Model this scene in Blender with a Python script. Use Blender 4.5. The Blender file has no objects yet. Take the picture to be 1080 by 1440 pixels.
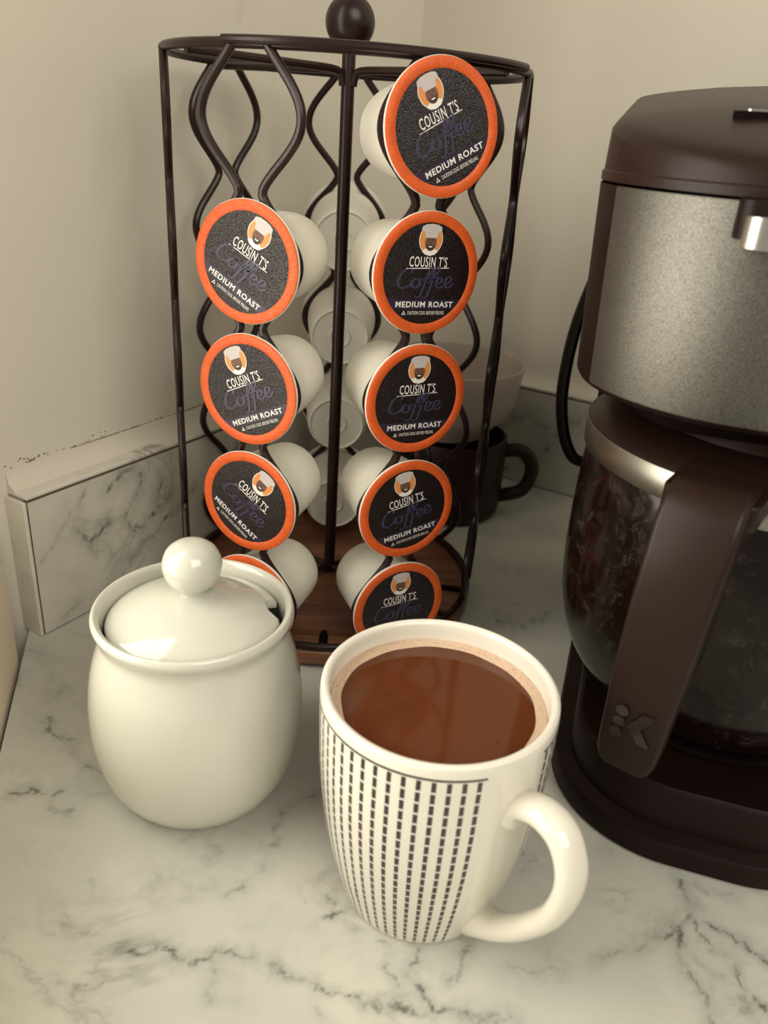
import bpy, bmesh, math, random
import numpy as np
from mathutils import Vector, Matrix
random.seed(4)
C = bpy.context.scene.collection
PI = math.pi
MM = 0.001
rad = math.radians

# ------------------------------------------------------------------ camera
def make_camera():
    yaw, pitch, roll, f = 4.16, 25.46, -4.01, 1127.5
    cy, sy, cp, sp = math.cos(rad(yaw)), math.sin(rad(yaw)), math.cos(rad(pitch)), math.sin(rad(pitch))
    F = Vector((sy*cp, cy*cp, -sp)); R0 = Vector((cy, -sy, 0)); U0 = R0.cross(F)
    c, s = math.cos(rad(roll)), math.sin(rad(roll))
    R = R0*c - U0*s; U = R0*s + U0*c
    cam = bpy.data.cameras.new('camera'); o = bpy.data.objects.new('camera', cam); C.objects.link(o)
    m = Matrix((( R.x, U.x, -F.x, 0), (R.y, U.y, -F.y, -0.43134), (R.z, U.z, -F.z, 0.25857), (0, 0, 0, 1)))
    o.matrix_world = m
    cam.sensor_fit = 'VERTICAL'; cam.sensor_height = 24; cam.sensor_width = 18
    cam.lens = f*24/1440
    cam.clip_start = 0.01
    cam.dof.use_dof = True; cam.dof.focus_distance = 0.355; cam.dof.aperture_fstop = cam.lens/2.4
    bpy.context.scene.camera = o
make_camera()

# ------------------------------------------------------------------ world, lights, exposure
sc = bpy.context.scene
w = bpy.data.worlds.new('world'); sc.world = w; w.use_nodes = True
w.node_tree.nodes['Background'].inputs[0].default_value = (0.90, 0.85, 0.76, 1)
w.node_tree.nodes['Background'].inputs[1].default_value = 0.46
def area(name, loc, target, size, size_y, power, col):
    l = bpy.data.lights.new(name, 'AREA'); l.shape = 'RECTANGLE'; l.size = size; l.size_y = size_y; l.energy = power; l.color = col
    o = bpy.data.objects.new(name, l); C.objects.link(o); o.location = loc
    o.rotation_euler = (Vector(target)-Vector(loc)).to_track_quat('-Z', 'Y').to_euler()
    return o
area('window_light', (-0.3809, -0.3889, 0.35), (0.4431, -0.9549, 0.35), 0.58, 0.82, 9.3, (1.0, 0.96, 0.86))
area('room_light', (0.62, -1.40, 1.15), (-0.05, 0.0, 0.1), 1.1, 1.1, 20, (1.0, 0.93, 0.80))
sc.view_settings.view_transform = 'Standard'; sc.view_settings.look = 'None'
sc.view_settings.gamma = 1; sc.view_settings.use_curve_mapping = False
sc.view_settings.exposure = 0.0

# ------------------------------------------------------------------ helpers
def T(o, label=None, cat=None, group=None, kind=None):
    if label: o['label'] = label
    if cat: o['category'] = cat
    if group: o['group'] = group
    if kind: o['kind'] = kind
    return o
def empty(name, loc=(0, 0, 0), rz=0):
    o = bpy.data.objects.new(name, None); C.objects.link(o); o.location = [v*MM for v in loc]; o.rotation_euler = (0, 0, rz)
    o.empty_display_size = 0.02
    return o
class MB:
    """mesh collector, millimetres"""
    def __init__(s): s.v = []; s.f = []; s.m = []
    def add(s, v, f, mi=0):
        n = len(s.v); s.v += [tuple(q) for q in v]; s.f += [tuple(i+n for i in q) for q in f]; s.m += [mi]*len(f); return s
    def lathe(s, prof, n=64, c=(0, 0, 0), mi=0, close=False, rf=None):
        v = []; f = []
        for (r, z) in prof:
            for k in range(n):
                a = 2*PI*k/n; rr = max(r, 0.0) if rf is None else rf(r, z, a)
                v.append((c[0]+rr*math.cos(a), c[1]+rr*math.sin(a), c[2]+z))
        m = len(prof)
        for i in range(m-1 if not close else m):
            j = (i+1) % m
            for k in range(n):
                l = (k+1) % n
                f.append((i*n+k, i*n+l, j*n+l, j*n+k))
        return s.add(v, f, mi)
    def tube(s, pts, r, n=10, closed=False, mi=0, flat=1.0):
        P = [Vector(p) for p in pts]; N = len(P); v = []; f = []
        up = None
        for i in range(N):
            if closed: t = P[(i+1) % N]-P[i-1]
            else: t = P[min(i+1, N-1)]-P[max(i-1, 0)]
            t.normalize()
            if up is None:
                up = Vector((0, 0, 1)) if abs(t.z) < .9 else Vector((1, 0, 0))
            a = up-t*up.dot(t); a.normalize(); up = a; b = t.cross(a)
            rr = r[i] if isinstance(r, (list, tuple)) else r
            for k in range(n):
                th = 2*PI*k/n
                v.append(P[i]+a*rr*math.cos(th)*flat+b*rr*math.sin(th))
        M = N if closed else N-1
        for i in range(M):
            j = (i+1) % N
            for k in range(n):
                l = (k+1) % n; f.append((i*n+k, i*n+l, j*n+l, j*n+k))
        if not closed:
            f.append(tuple(range(n-1, -1, -1))); f.append(tuple((N-1)*n+k for k in range(n)))
        return s.add(v, f, mi)
    def loft(s, rings, cap0=True, cap1=True, mi=0):
        n = len(rings[0]); v = [p for r in rings for p in r]; f = []
        for i in range(len(rings)-1):
            for k in range(n):
                l = (k+1) % n; f.append((i*n+k, i*n+l, (i+1)*n+l, (i+1)*n+k))
        if cap0: f.append(tuple(range(n-1, -1, -1)))
        if cap1: f.append(tuple((len(rings)-1)*n+k for k in range(n)))
        return s.add(v, f, mi)
    def box(s, x0, x1, y0, y1, z0, z1, mi=0):
        v = [(x, y, z) for z in (z0, z1) for y in (y0, y1) for x in (x0, x1)]
        return s.add(v, [(0, 2, 3, 1), (4, 5, 7, 6), (0, 1, 5, 4), (1, 3, 7, 5), (3, 2, 6, 7), (2, 0, 4, 6)], mi)
    def mesh(s, name, mats, smooth=35, bevel=0):
        me = bpy.data.meshes.new(name)
        me.from_pydata([(x*MM, y*MM, z*MM) for x, y, z in s.v], [], s.f)
        for m in (mats if isinstance(mats, (list, tuple)) else [mats]): me.materials.append(m)
        me.polygons.foreach_set('material_index', s.m)
        bm = bmesh.new(); bm.from_mesh(me)
        bmesh.ops.recalc_face_normals(bm, faces=bm.faces)
        if bevel:
            es = [e for e in bm.edges if len(e.link_faces) == 2 and e.calc_face_angle(0) > rad(40)]
            bmesh.ops.bevel(bm, geom=es, offset=bevel*MM, segments=3, affect='EDGES', profile=.5)
        if smooth:
            for fc in bm.faces: fc.smooth = True
            for e in bm.edges:
                if len(e.link_faces) == 2 and e.calc_face_angle(0) > rad(smooth): e.smooth = False
        bm.to_mesh(me); bm.free()
        return me
    def build(s, name, mats, parent=None, smooth=35, bevel=0):
        return link(name, s.mesh(name, mats, smooth, bevel), parent)
def link(name, me, parent=None):
    o = bpy.data.objects.new(name, me); C.objects.link(o)
    if parent: o.parent = parent
    return o
def spline(pts, n=8, closed=False):
    P = [Vector(p) for p in pts]; out = []; N = len(P)
    R = range(N if closed else N-1)
    for i in R:
        if closed: a, b, c, d = P[i-1], P[i], P[(i+1) % N], P[(i+2) % N]
        else: a, b, c, d = P[max(i-1, 0)], P[i], P[i+1], P[min(i+2, N-1)]
        for k in range(n):
            t = k/n
            out.append(0.5*((2*b)+(-a+c)*t+(2*a-5*b+4*c-d)*t*t+(-a+3*b-3*c+d)*t*t*t))
    if not closed: out.append(P[-1])
    return out
def text_verts(body, width, height=None, bold=0.0):
    cu = bpy.data.curves.new('t', 'FONT'); cu.body = body; cu.size = 1; cu.offset = bold; cu.space_character = 1.12; cu.resolution_u = 3
    o = bpy.data.objects.new('t', cu); C.objects.link(o)
    bpy.context.view_layer.update()
    me = bpy.data.meshes.new_from_object(o)
    V = [v.co.copy() for v in me.vertices]; Fc = [tuple(p.vertices) for p in me.polygons]
    bpy.data.objects.remove(o); bpy.data.curves.remove(cu); bpy.data.meshes.remove(me)
    x0, x1 = min(v.x for v in V), max(v.x for v in V); y0, y1 = min(v.y for v in V), max(v.y for v in V)
    sx = width/(x1-x0); sy = (height/(y1-y0)) if height else sx
    return [((v.x-(x0+x1)/2)*sx, (v.y-(y0+y1)/2)*sy) for v in V], Fc
def copy_tree(o, parent=None):
    c = o.copy(); C.objects.link(c); c.parent = parent
    for ch in list(o.children): copy_tree(ch, c)
    return c

# ------------------------------------------------------------------ materials
def mat(name, col, rough=.5, metal=0.0, spec=.5, coat=0.0, coat_rough=.05, trans=0.0, ior=1.45, sss=0.0):
    m = bpy.data.materials.new(name); m.use_nodes = True; b = m.node_tree.nodes['Principled BSDF']
    b.inputs['Base Color'].default_value = (*col, 1); b.inputs['Roughness'].default_value = rough
    b.inputs['Metallic'].default_value = metal; b.inputs['Specular IOR Level'].default_value = spec
    b.inputs['Coat Weight'].default_value = coat; b.inputs['Coat Roughness'].default_value = coat_rough
    b.inputs['Transmission Weight'].default_value = trans; b.inputs['IOR'].default_value = ior
    if sss: b.inputs['Subsurface Weight'].default_value = sss; b.inputs['Subsurface Scale'].default_value = .003
    return m
class NT:
    def __init__(s, m): s.t = m.node_tree; s.b = s.t.nodes['Principled BSDF']
    def n(s, typ, **kw):
        nd = s.t.nodes.new(typ)
        for k, v in kw.items():
            if k.startswith('i_'): nd.inputs[k[2:].replace('_', ' ')].default_value = v
            else: setattr(nd, k, v)
        return nd
    def l(s, a, b): s.t.links.new(a, b)
    def coord(s, which='Object', scale=(1, 1, 1)):
        c = s.n('ShaderNodeTexCoord'); mp = s.n('ShaderNodeMapping'); mp.inputs['Scale'].default_value = scale
        s.l(c.outputs[which], mp.inputs['Vector']); return mp.outputs['Vector']
    def noise(s, vec, scale, detail=4, rough=.5, dist=0.0):
        nd = s.n('ShaderNodeTexNoise'); nd.inputs['Scale'].default_value = scale; nd.inputs['Detail'].default_value = detail
        nd.inputs['Roughness'].default_value = rough; nd.inputs['Distortion'].default_value = dist
        s.l(vec, nd.inputs['Vector']); return nd.outputs['Fac']
    def math(s, op, a, b=None, c=None, clamp=False):
        nd = s.n('ShaderNodeMath', operation=op); nd.use_clamp = clamp
        for i, v in enumerate((a, b, c)):
            if v is None: continue
            if isinstance(v, (int, float)): nd.inputs[i].default_value = v
            else: s.l(v, nd.inputs[i])
        return nd.outputs[0]
    def ramp(s, fac, stops, interp='LINEAR'):
        nd = s.n('ShaderNodeValToRGB'); nd.color_ramp.interpolation = interp
        e = nd.color_ramp.elements
        while len(e) < len(stops): e.new(.5)
        for el, (p, c) in zip(e, stops):
            el.position = p; el.color = (*c, 1) if len(c) == 3 else c
        s.l(fac, nd.inputs[0]); return nd.outputs[0]
    def mix(s, fac, a, b):
        nd = s.n('ShaderNodeMix', data_type='RGBA')
        for i, v in ((0, fac), (6, a), (7, b)):
            if isinstance(v, (int, float)): nd.inputs[i].default_value = v
            elif isinstance(v, tuple): nd.inputs[i].default_value = (*v, 1)
            else: s.l(v, nd.inputs[i])
        return nd.outputs[2]
    def bump(s, h, strength=.3, dist=.001):
        nd = s.n('ShaderNodeBump'); nd.inputs['Strength'].default_value = strength; nd.inputs['Distance'].default_value = dist
        s.l(h, nd.inputs['Height']); s.l(nd.outputs[0], s.b.inputs['Normal']); return nd

def wall_mat():
    m = mat('wall_paint', (.5, .46, .38), .55, spec=.3); t = NT(m); v = t.coord()
    a = t.noise(v, 5, 3); b = t.noise(v, 60, 5, .6)
    c = t.mix(t.ramp(a, [(.3, (0, 0, 0)), (.7, (1, 1, 1))]), (.58, .545, .46), (.66, .61, .515))
    spot = t.ramp(t.noise(v, 38, 2), [(.70, (0, 0, 0)), (.80, (1, 1, 1))])
    c = t.mix(t.math('MULTIPLY', spot, .22), c, (.36, .33, .27))
    t.l(c, t.b.inputs['Base Color']); t.bump(b, .12, .002); return m
def marble_mat(name='marble', base=(.52, .51, .44), attr=True, vscale=1.0):
    m = mat(name, base, .28, spec=.5); t = NT(m); v = t.coord()
    big = t.noise(v, 14*vscale, 4, .6, .4); mid = t.noise(v, 45*vscale, 5, .6, .8)
    c = t.mix(t.ramp(big, [(.35, (0, 0, 0)), (.65, (1, 1, 1))]), (base[0]*.86, base[1]*.88, base[2]*.90), base)
    # faint clouding and hairline veins: ridges of distorted noise
    r1 = t.math('ABSOLUTE', t.math('SUBTRACT', t.noise(v, 9*vscale, 6, .62, 1.2), .5))
    line = t.ramp(r1, [(0.0, (1, 1, 1)), (.018, (.35,)*3), (.06, (0, 0, 0))])
    gate = t.ramp(t.noise(v, 16*vscale, 3), [(.48, (0, 0, 0)), (.66, (1, 1, 1))])
    k = t.math('MULTIPLY', t.math('MULTIPLY', line, gate), .75 if not attr else .38)
    cloud = t.ramp(mid, [(.56, (0, 0, 0)), (.78, (1, 1, 1))])
    k = t.math('ADD', k, t.math('MULTIPLY', cloud, .16))
    if attr:
        at = t.n('ShaderNodeAttribute'); at.attribute_name = 'vein'
        fine = t.ramp(t.noise(v, 260, 4, .7), [(.32, (.4,)*3), (.56, (1, 1, 1))])
        k = t.math('ADD', k, t.math('MULTIPLY', t.math('MULTIPLY', at.outputs['Fac'], 1.2), fine))
    k = t.math('MINIMUM', k, 1.0)
    c = t.mix(k, c, (.115, .12, .105))
    t.l(c, t.b.inputs['Base Color'])
    t.bump(t.noise(v, 500, 2), .02, .0005); return m
def wood_mat():
    m = mat('walnut', (.1, .04, .02), .38, coat=.15, coat_rough=.3); t = NT(m); v = t.coord(scale=(1.2, 14, 14))
    g = t.noise(v, 9, 6, .6, .8)
    c = t.ramp(g, [(.25, (.055, .020, .010)), (.5, (.15, .058, .028)), (.75, (.24, .10, .050))])
    t.l(c, t.b.inputs['Base Color']); t.bump(g, .1, .0008); return m
def foil_mat(name, col, rough, strength, metal=0.0, spec=.5, bscale=1500, bdist=.0006):
    m = mat(name, col, rough, metal=metal, spec=spec); t = NT(m); v = t.coord()
    h = t.noise(v, bscale, 3, .6)
    v2 = t.noise(v, 260, 3, .5)
    c = t.mix(t.ramp(v2, [(.4, (0, 0, 0)), (.7, (1, 1, 1))]), tuple(x*.86 for x in col), col)
    t.l(c, t.b.inputs['Base Color']); t.bump(h, strength, bdist)
    # embossed foil: tiny facets that catch the light unevenly
    g = t.ramp(t.noise(t.coord(), bscale*1.15, 2, .7), [(.38, (.15,)*3), (.62, (1, 1, 1))])
    t.l(t.math('MULTIPLY', g, spec*1.5), t.b.inputs['Specular IOR Level']); return m
def mug_mat(n=43, k0=0, k1=36, a0=0.0):
    """white glaze with printed columns of dark dashes, hung from a thin dark line"""
    m = mat('printed_porcelain', (.70, .665, .575), .12, coat=.4); t = NT(m)
    co = t.n('ShaderNodeTexCoord'); sp = t.n('ShaderNodeSeparateXYZ'); t.l(co.outputs['Object'], sp.inputs[0])
    ang = t.math('ARCTAN2', sp.outputs[1], sp.outputs[0])
    a = t.math('SUBTRACT', a0, ang); a = t.math('MODULO', t.math('ADD', a, 4*PI), 2*PI)
    q = t.math('DIVIDE', a, 2*PI/n)
    fr = t.math('ABSOLUTE', t.math('SUBTRACT', t.math('FRACT', q), .5))
    col = t.math('LESS_THAN', fr, .17)
    inr = t.math('LESS_THAN', q, float(k1))
    zmm = t.math('MULTIPLY', sp.outputs[2], 1000)
    zq = t.math('MULTIPLY', t.math('LOGARITHM', t.math('DIVIDE', 214.4, t.math('ADD', zmm, 130.0)), math.e), 46.5)
    dash = t.math('GREATER_THAN', t.math('FRACT', zq), .16)
    inz = t.math('MULTIPLY', t.math('LESS_THAN', zmm, 84.4), t.math('GREATER_THAN', zmm, 2.2))
    d = t.math('MULTIPLY', t.math('MULTIPLY', col, dash), inz)
    top = t.math('MULTIPLY', t.math('LESS_THAN', zmm, 84.9), t.math('GREATER_THAN', zmm, 84.0))
    d = t.math('MAXIMUM', d, top); d = t.math('MULTIPLY', d, inr)
    # only the outside wall is printed
    rr = t.math('SQRT', t.math('ADD', t.math('MULTIPLY', sp.outputs[0], sp.outputs[0]), t.math('MULTIPLY', sp.outputs[1], sp.outputs[1])))
    c = t.mix(d, (.70, .665, .575), (.030, .020, .020)); t.l(c, t.b.inputs['Base Color']); return m
def speckled_metal():
    m = mat('speckled_metal', (.13, .125, .11), .34, metal=.85); t = NT(m); v = t.coord()
    h = t.noise(v, 4200, 2, .6)
    c = t.mix(t.ramp(h, [(.35, (0, 0, 0)), (.65, (1, 1, 1))]), (.04, .037, .032), (.22, .207, .18))
    t.l(c, t.b.inputs['Base Color']); t.bump(h, .35, .0003); return m
def glass_mat():
    m = mat('carafe_glass', (.30, .22, .17), .06, trans=.55, ior=1.35); t = NT(m); v = t.coord()
    s = t.ramp(t.noise(v, 110, 6, .8, .6), [(.52, (0, 0, 0)), (.80, (1, 1, 1))])
    t.l(t.mix(s, (.014, .005, .004), (.11, .09, .075)), t.b.inputs['Base Color'])
    t.l(t.math('ADD', t.math('MULTIPLY', s, .35), .13), t.b.inputs['Roughness']); return m
def foam_mat():
    m = mat('coffee_foam', (.40, .24, .15), .6); t = NT(m); v = t.coord()
    b = t.n('ShaderNodeTexVoronoi'); b.inputs['Scale'].default_value = 900; t.l(v, b.inputs['Vector'])
    k = t.ramp(b.outputs['Distance'], [(.0, (0, 0, 0)), (.35, (1, 1, 1))])
    c = t.mix(k, (.27, .15, .09), (.56, .40, .28)); t.l(c, t.b.inputs['Base Color'])
    t.bump(k, .4, .0005); return m

M = dict(
    wall=wall_mat(), marble=marble_mat(), tile=marble_mat('marble_tile', (.60, .57, .48), True),
    tile_plain=marble_mat('marble_plain', (.66, .615, .52), False), grout=mat('grout', (.13, .09, .07), .9), caulk=mat('caulk', (.60, .55, .46), .7),
    wire=mat('black_wire', (.016, .006, .005), .30, spec=.4), wood=wood_mat(),
    cup=mat('pod_plastic', (.70, .665, .575), .42, sss=.1), orange=foil_mat('orange_foil', (.70, .11, .018), .45, .3),
    black_foil=foil_mat('black_foil', (.008, .0025, .0025), .27, .6, spec=.7, bscale=1700, bdist=.0005),
    white_ink=mat('white_ink', (.78, .74, .68), .5), blue_ink=mat('blue_ink', (.045, .035, .075), .42), navy_ink=mat('navy_ink', (.022, .016, .035), .42),
    skin=mat('print_brown', (.16, .075, .045), .5), beard=mat('print_dark', (.03, .018, .014), .5), oval=mat('print_orange', (.68, .26, .07), .5), hat=mat('print_grey', (.52, .47, .45), .5),
    glaze=mat('white_glaze', (.53, .525, .45), .10, coat=.5), mugw=mat('white_porcelain', (.70, .665, .575), .12, coat=.4),
    mug=mug_mat(55, 0, 50, rad(-75)), coffee=mat('coffee', (.10, .028, .009), .07, spec=.35), foam=foam_mat(),
    metal=speckled_metal(), plastic=mat('black_plastic', (.0075, .0022, .0015), .45, spec=.22), satin=mat('satin_black', (.016, .007, .005), .38, spec=.26),
    gloss=mat('gloss_black', (.022, .014, .016), .1), chrome=mat('brushed_steel', (.55, .53, .48), .25, metal=1.0), deep=mat('matte_black', (.004, .001, .001), .8, spec=.1),
    logo=mat('logo_white', (.85, .80, .68), .4), rim=mat('dark_steel', (.30, .28, .24), .33, metal=1.0), glass=glass_mat(),
    backbowl=mat('grey_stoneware', (.40, .34, .29), .35), backmug=mat('brown_stoneware', (.022, .008, .005), .45, spec=.3),
    panel=mat('cream_enamel', (.90, .80, .62), .5), bubble=mat('coffee_grounds', (.05, .02, .012), .5),
)

# ------------------------------------------------------------------ setting
U2 = Vector((.566, .824, 0)).normalized(); N2 = Vector((-U2.y, U2.x, 0))      # along left wall; towards it
A2 = Vector((-152, -61, 0))                                                   # front foot of the left splash, its free end
D = 15.0                                                                      # splash depth
corner = None
Wl = A2+N2*D
# the right wall is square to the left one; corner distance along the left wall
CORN = 386.0
corner = Wl+U2*CORN
V2 = Vector((U2.y, -U2.x, 0))                                                 # along right wall, towards the right
def quad_prism(mb, p0, p1, q1, q0, z0, z1, mi=0):
    v = [(p.x, p.y, z) for z in (z0, z1) for p in (p0, p1, q1, q0)]
    mb.add(v, [(0, 3, 2, 1), (4, 5, 6, 7), (0, 1, 5, 4), (1, 2, 6, 5), (2, 3, 7, 6), (3, 0, 4, 7)], mi)
for nm, p, d, L, nrm in (('wall_left', corner, -U2, 1600, N2), ('wall_right', corner, V2, 1100, U2)):
    mb = MB(); e = p+d*L; s0 = p-d*25
    quad_prism(mb, s0 if nm == 'wall_left' else p, e, e+nrm*25, (s0 if nm == 'wall_left' else p)+nrm*25, -900, 1400)
    o = mb.build(nm, M['wall'], smooth=0); T(o, kind='structure')
# window in the left wall, towards the camera: casing, sash bars and sill round the daylight
wx = Wl-U2*400; win = empty('window_1', (wx.x, wx.y, 0)); T(win, kind='structure')
def wbar(nm, t0, t1, z0, z1, dep, par):
    mb = MB(); a = U2*t0-N2*.2; b = U2*t1-N2*.2
    quad_prism(mb, a, b, b-N2*dep, a-N2*dep, z0, z1); return mb.build(nm, M['panel'], par, smooth=30, bevel=1)
for nm, t0, t1, z0, z1, dep in (('casing', -332, -292, -80, 810, 22), ('casing', 292, 332, -80, 810, 22), ('casing', -332, 332, 764, 812, 24), ('sash_bar', -9, 9, -62, 764, 12), ('sash_bar', -292, 292, 412, 428, 12), ('window_sill', -345, 345, -94, -66, 46)):
    wbar(nm, t0, t1, z0, z1, dep, win)
mb = MB(); mb.box(-1500, 1500, -1500, 700, -920, -900); T(mb.build('floor', mat('floor_tile', (.25, .2, .15), .6), smooth=0), kind='structure')

VEINS=[([(-133,-174),(-123,-174),(-115,-177),(-112,-175)],1,0.8),([(-112,-176),(-116,-184),(-108,-185)],0.6,2),([(-81,-244),(-71,-246),(-65,-246),(-56,-249),(-49,-249),(-39,-247),(-29,-249)],1,0.8),([(-46,-249),(-44,-257),(-44,-264)],0.7,1),([(-44,-264),(-37,-263)],0.4,1.5),([(-22,-252),(-10,-257),(0,-260),(9,-263),(23,-265),(35,-267),(49,-267),(65,-271)],0.9,0.7),([(-41,-222),(-34,-218),(-24,-210)],0.5,0.9),([(-3,-234),(2,-231),(7,-228),(13,-228)],1,0.8),([(-1,-222),(0,-231)],0.8,1.3),([(-4,-216),(4,-212),(9,-217)],0.35,4),([(0,-232),(9,-237)],0.35,4),([(-102,-256),(-95,-258),(-88,-258)],0.6,0.9),([(17,-241),(24,-243),(22,-250),(25,-260)],0.7,0.9),([(32,-243),(30,-255),(33,-261),(35,-267),(47,-266),(58,-267),(65,-270)],1,0.9),([(52,-243),(49,-249),(43,-255)],0.7,0.8),([(84,-238),(81,-253),(85,-254)],0.4,0.8),([(68,-253),(86,-253)],0.5,0.8),([(142,-214),(142,-225),(133,-235),(130,-246),(130,-256),(134,-264),(133,-272)],1,1.1),([(140,-230),(141,-237),(143,-243),(149,-249),(148,-256),(151,-269)],0.9,0.8),([(146,-233),(150,-239),(156,-243),(163,-249)],1,0.9),([(134,-234),(122,-243),(113,-246),(102,-248)],0.8,0.9),([(132,-243),(140,-251),(145,-262),(146,-271)],0.4,2.5),([(142,-215),(153,-219),(160,-223)],0.6,0.8),([(-156,-82),(-146,-93),(-141,-106)],0.8,1.1),([(-125,-128),(-121,-137),(-113,-145)],0.9,1.3),([(-129,-133),(-117,-138)],0.4,4),([(-112,-147),(-106,-155),(-97,-163)],0.8,0.9),([(-141,-77),(-149,-75),(-133,-79)],0.4,2),([(-124,-115),(-121,-106),(-117,-104)],0.4,1),([(108,34),(125,26),(150,37)],0.5,3),([(101,-33),(115,-40),(136,-23)],0.8,3),([(86,-16),(102,-25)],0.3,4),([(50,-241),(40,-241)],0.3,1),([(-23,-192),(-16,-182),(-6,-174)],0.8,1),([(-30,-194),(-28,-199),(-21,-197)],0.45,2),([(-60,-198),(-52,-197),(-44,-201),(-51,-210)],0.4,4),([(-12,-216),(-9,-225)],0.3,0.9),([(-94,-239),(-104,-237)],0.4,2),([(-95,-218),(-92,-224)],0.3,2),([(148,239),(170,162),(132,145)],0.5,5),([(145,95),(164,85)],0.4,3),([(-4,-271),(-7,-266)],0.5,1),([(-1,-220),(9,-220)],0.3,3),([(-121,-206),(-108,-199)],0.15,5),([(59,-192),(75,-185),(83,-203)],0.5,1.5),([(83,-177),(90,-199),(80,-213)],0.4,1),([(119,-202),(114,-199)],0.4,1)]
SPLASH_VEINS=[([(12,4),(22,8)],0.6,1.2),([(26,-2),(39,2),(56,16),(74,28),(92,35),(114,49)],0.8,1),([(28,53),(36,42),(44,47),(49,49)],0.9,1.4),([(35,74),(31,62)],0.6,1),([(51,69),(59,74),(70,77)],0.8,2),([(66,38),(61,47),(68,58),(74,65),(72,72)],0.9,1.4),([(67,42),(75,39),(81,44)],0.8,1.2),([(88,65),(85,47),(96,53)],0.7,1.6),([(77,64),(81,76)],0.5,1),([(4,44),(12,49),(19,58),(25,65)],0.4,2),([(95,76),(102,51)],0.4,1.5)]
def vein_field(X, Y, veins, jitter=1.0):
    def nz(x, y, s, ph): return np.sin(x*s+ph+1.7*np.sin(y*s*.83+ph*2.1))*np.cos(y*s*1.13-ph+1.3*np.sin(x*s*.71+ph))
    jx = jitter*(2.0*nz(X, Y, .16, 1)+1.0*nz(X, Y, .47, 2)+.6*nz(X, Y, 1.3, 3)); jy = jitter*(2.0*nz(X, Y, .17, 4)+1.0*nz(X, Y, .5, 5)+.6*nz(X, Y, 1.2, 6))
    x = X+jx; y = Y+jy; F = np.zeros_like(X)
    for pts, wgt, sg in veins:
        best = np.full(X.shape, 1e9)
        for (ax, ay), (bx, by) in zip(pts[:-1], pts[1:]):
            dx, dy = bx-ax, by-ay; L = dx*dx+dy*dy+1e-9
            t = np.clip(((x-ax)*dx+(y-ay)*dy)/L, 0, 1)
            d = (x-ax-t*dx)**2+(y-ay-t*dy)**2
            best = np.minimum(best, d)
        br = .65+.35*nz(X, Y, .3, wgt*9)
        F = np.maximum(F, wgt*br*np.exp(-best/(2*(sg*.8)**2)))
        F = np.maximum(F, .30*wgt*np.exp(-best/(2*(sg*3.2)**2)))
    return F
def grid_mesh(name, us, vs, fn, material, veins, skip=None):
    Ug, Vg = np.meshgrid(us, vs); F = vein_field(Ug, Vg, veins)
    P = fn(Ug, Vg); nu, nv = len(us), len(vs)
    co = (P.reshape(-1, 3)*MM).tolist(); fs = []
    for j in range(nv-1):
        for i in range(nu-1):
            if skip and skip(us[i], vs[j]): continue
            a = j*nu+i; fs.append((a, a+1, a+1+nu, a+nu))
    me = bpy.data.meshes.new(name); me.from_pydata(co, [], fs); me.materials.append(material)
    at = me.attributes.new('vein', 'FLOAT', 'POINT'); at.data.foreach_set('value', F.reshape(-1).astype(np.float32))
    for p in me.polygons: p.use_smooth = True
    return me
# countertop: fine top skin (veins live on its points) over a slab
def xl(y): return -141.5-.2155*(y+152)
root = empty('countertop', (100, -100, 0))
us = np.concatenate([np.arange(-141.5, 175, .9), np.arange(176, 560, 8)]); vs = np.concatenate([np.arange(-480, -285, 8), np.arange(-284, -60, .9), np.arange(-59, 400, 5)])
def ctop(X, Y):
    x = X-.2155*(Y+152)*np.clip(1-(X+141.5)/200, 0, 1)
    y = Y.copy()
    # stop at the walls
    for P, nn in ((Wl, N2), (corner, U2)):
        d = (x-P.x)*nn.x+(y-P.y)*nn.y; k = np.clip(d-1, 0, None); x = x-nn.x*k; y = y-nn.y*k
    return np.stack([x-100, y+100, 0*x], -1)
def cskip(x, y):
    p = ctop(np.array([x]), np.array([float(y)]))[0]
    return False
me = grid_mesh('counter_top', us, vs, ctop, M['marble'], VEINS)
top = link('marble_surface', me, root)
def clipwall(x, y):
    p = Vector((x, y, 0))
    for P, nn in ((Wl, N2), (corner, U2)):
        d = (p-P).dot(nn)
        if d > -1: p = p-nn*(d+1)
    return p
mb = MB(); c_ = corner-U2-N2
poly = [Vector((xl(-480), -480, 0)), Vector((560, -480, 0)), clipwall(560, -60), Vector((c_.x, c_.y, 0)), clipwall(xl(-70)+2, -55), Vector((xl(-82), -82, 0))]
mb.loft([[(p.x-100, p.y+100, z) for p in poly] for z in (-30, -.3)]); mb.build('slab', M['grout'], root, smooth=0)
T(root, 'white marble countertop with grey veins carrying the mug and coffee maker', 'countertop')
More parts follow.
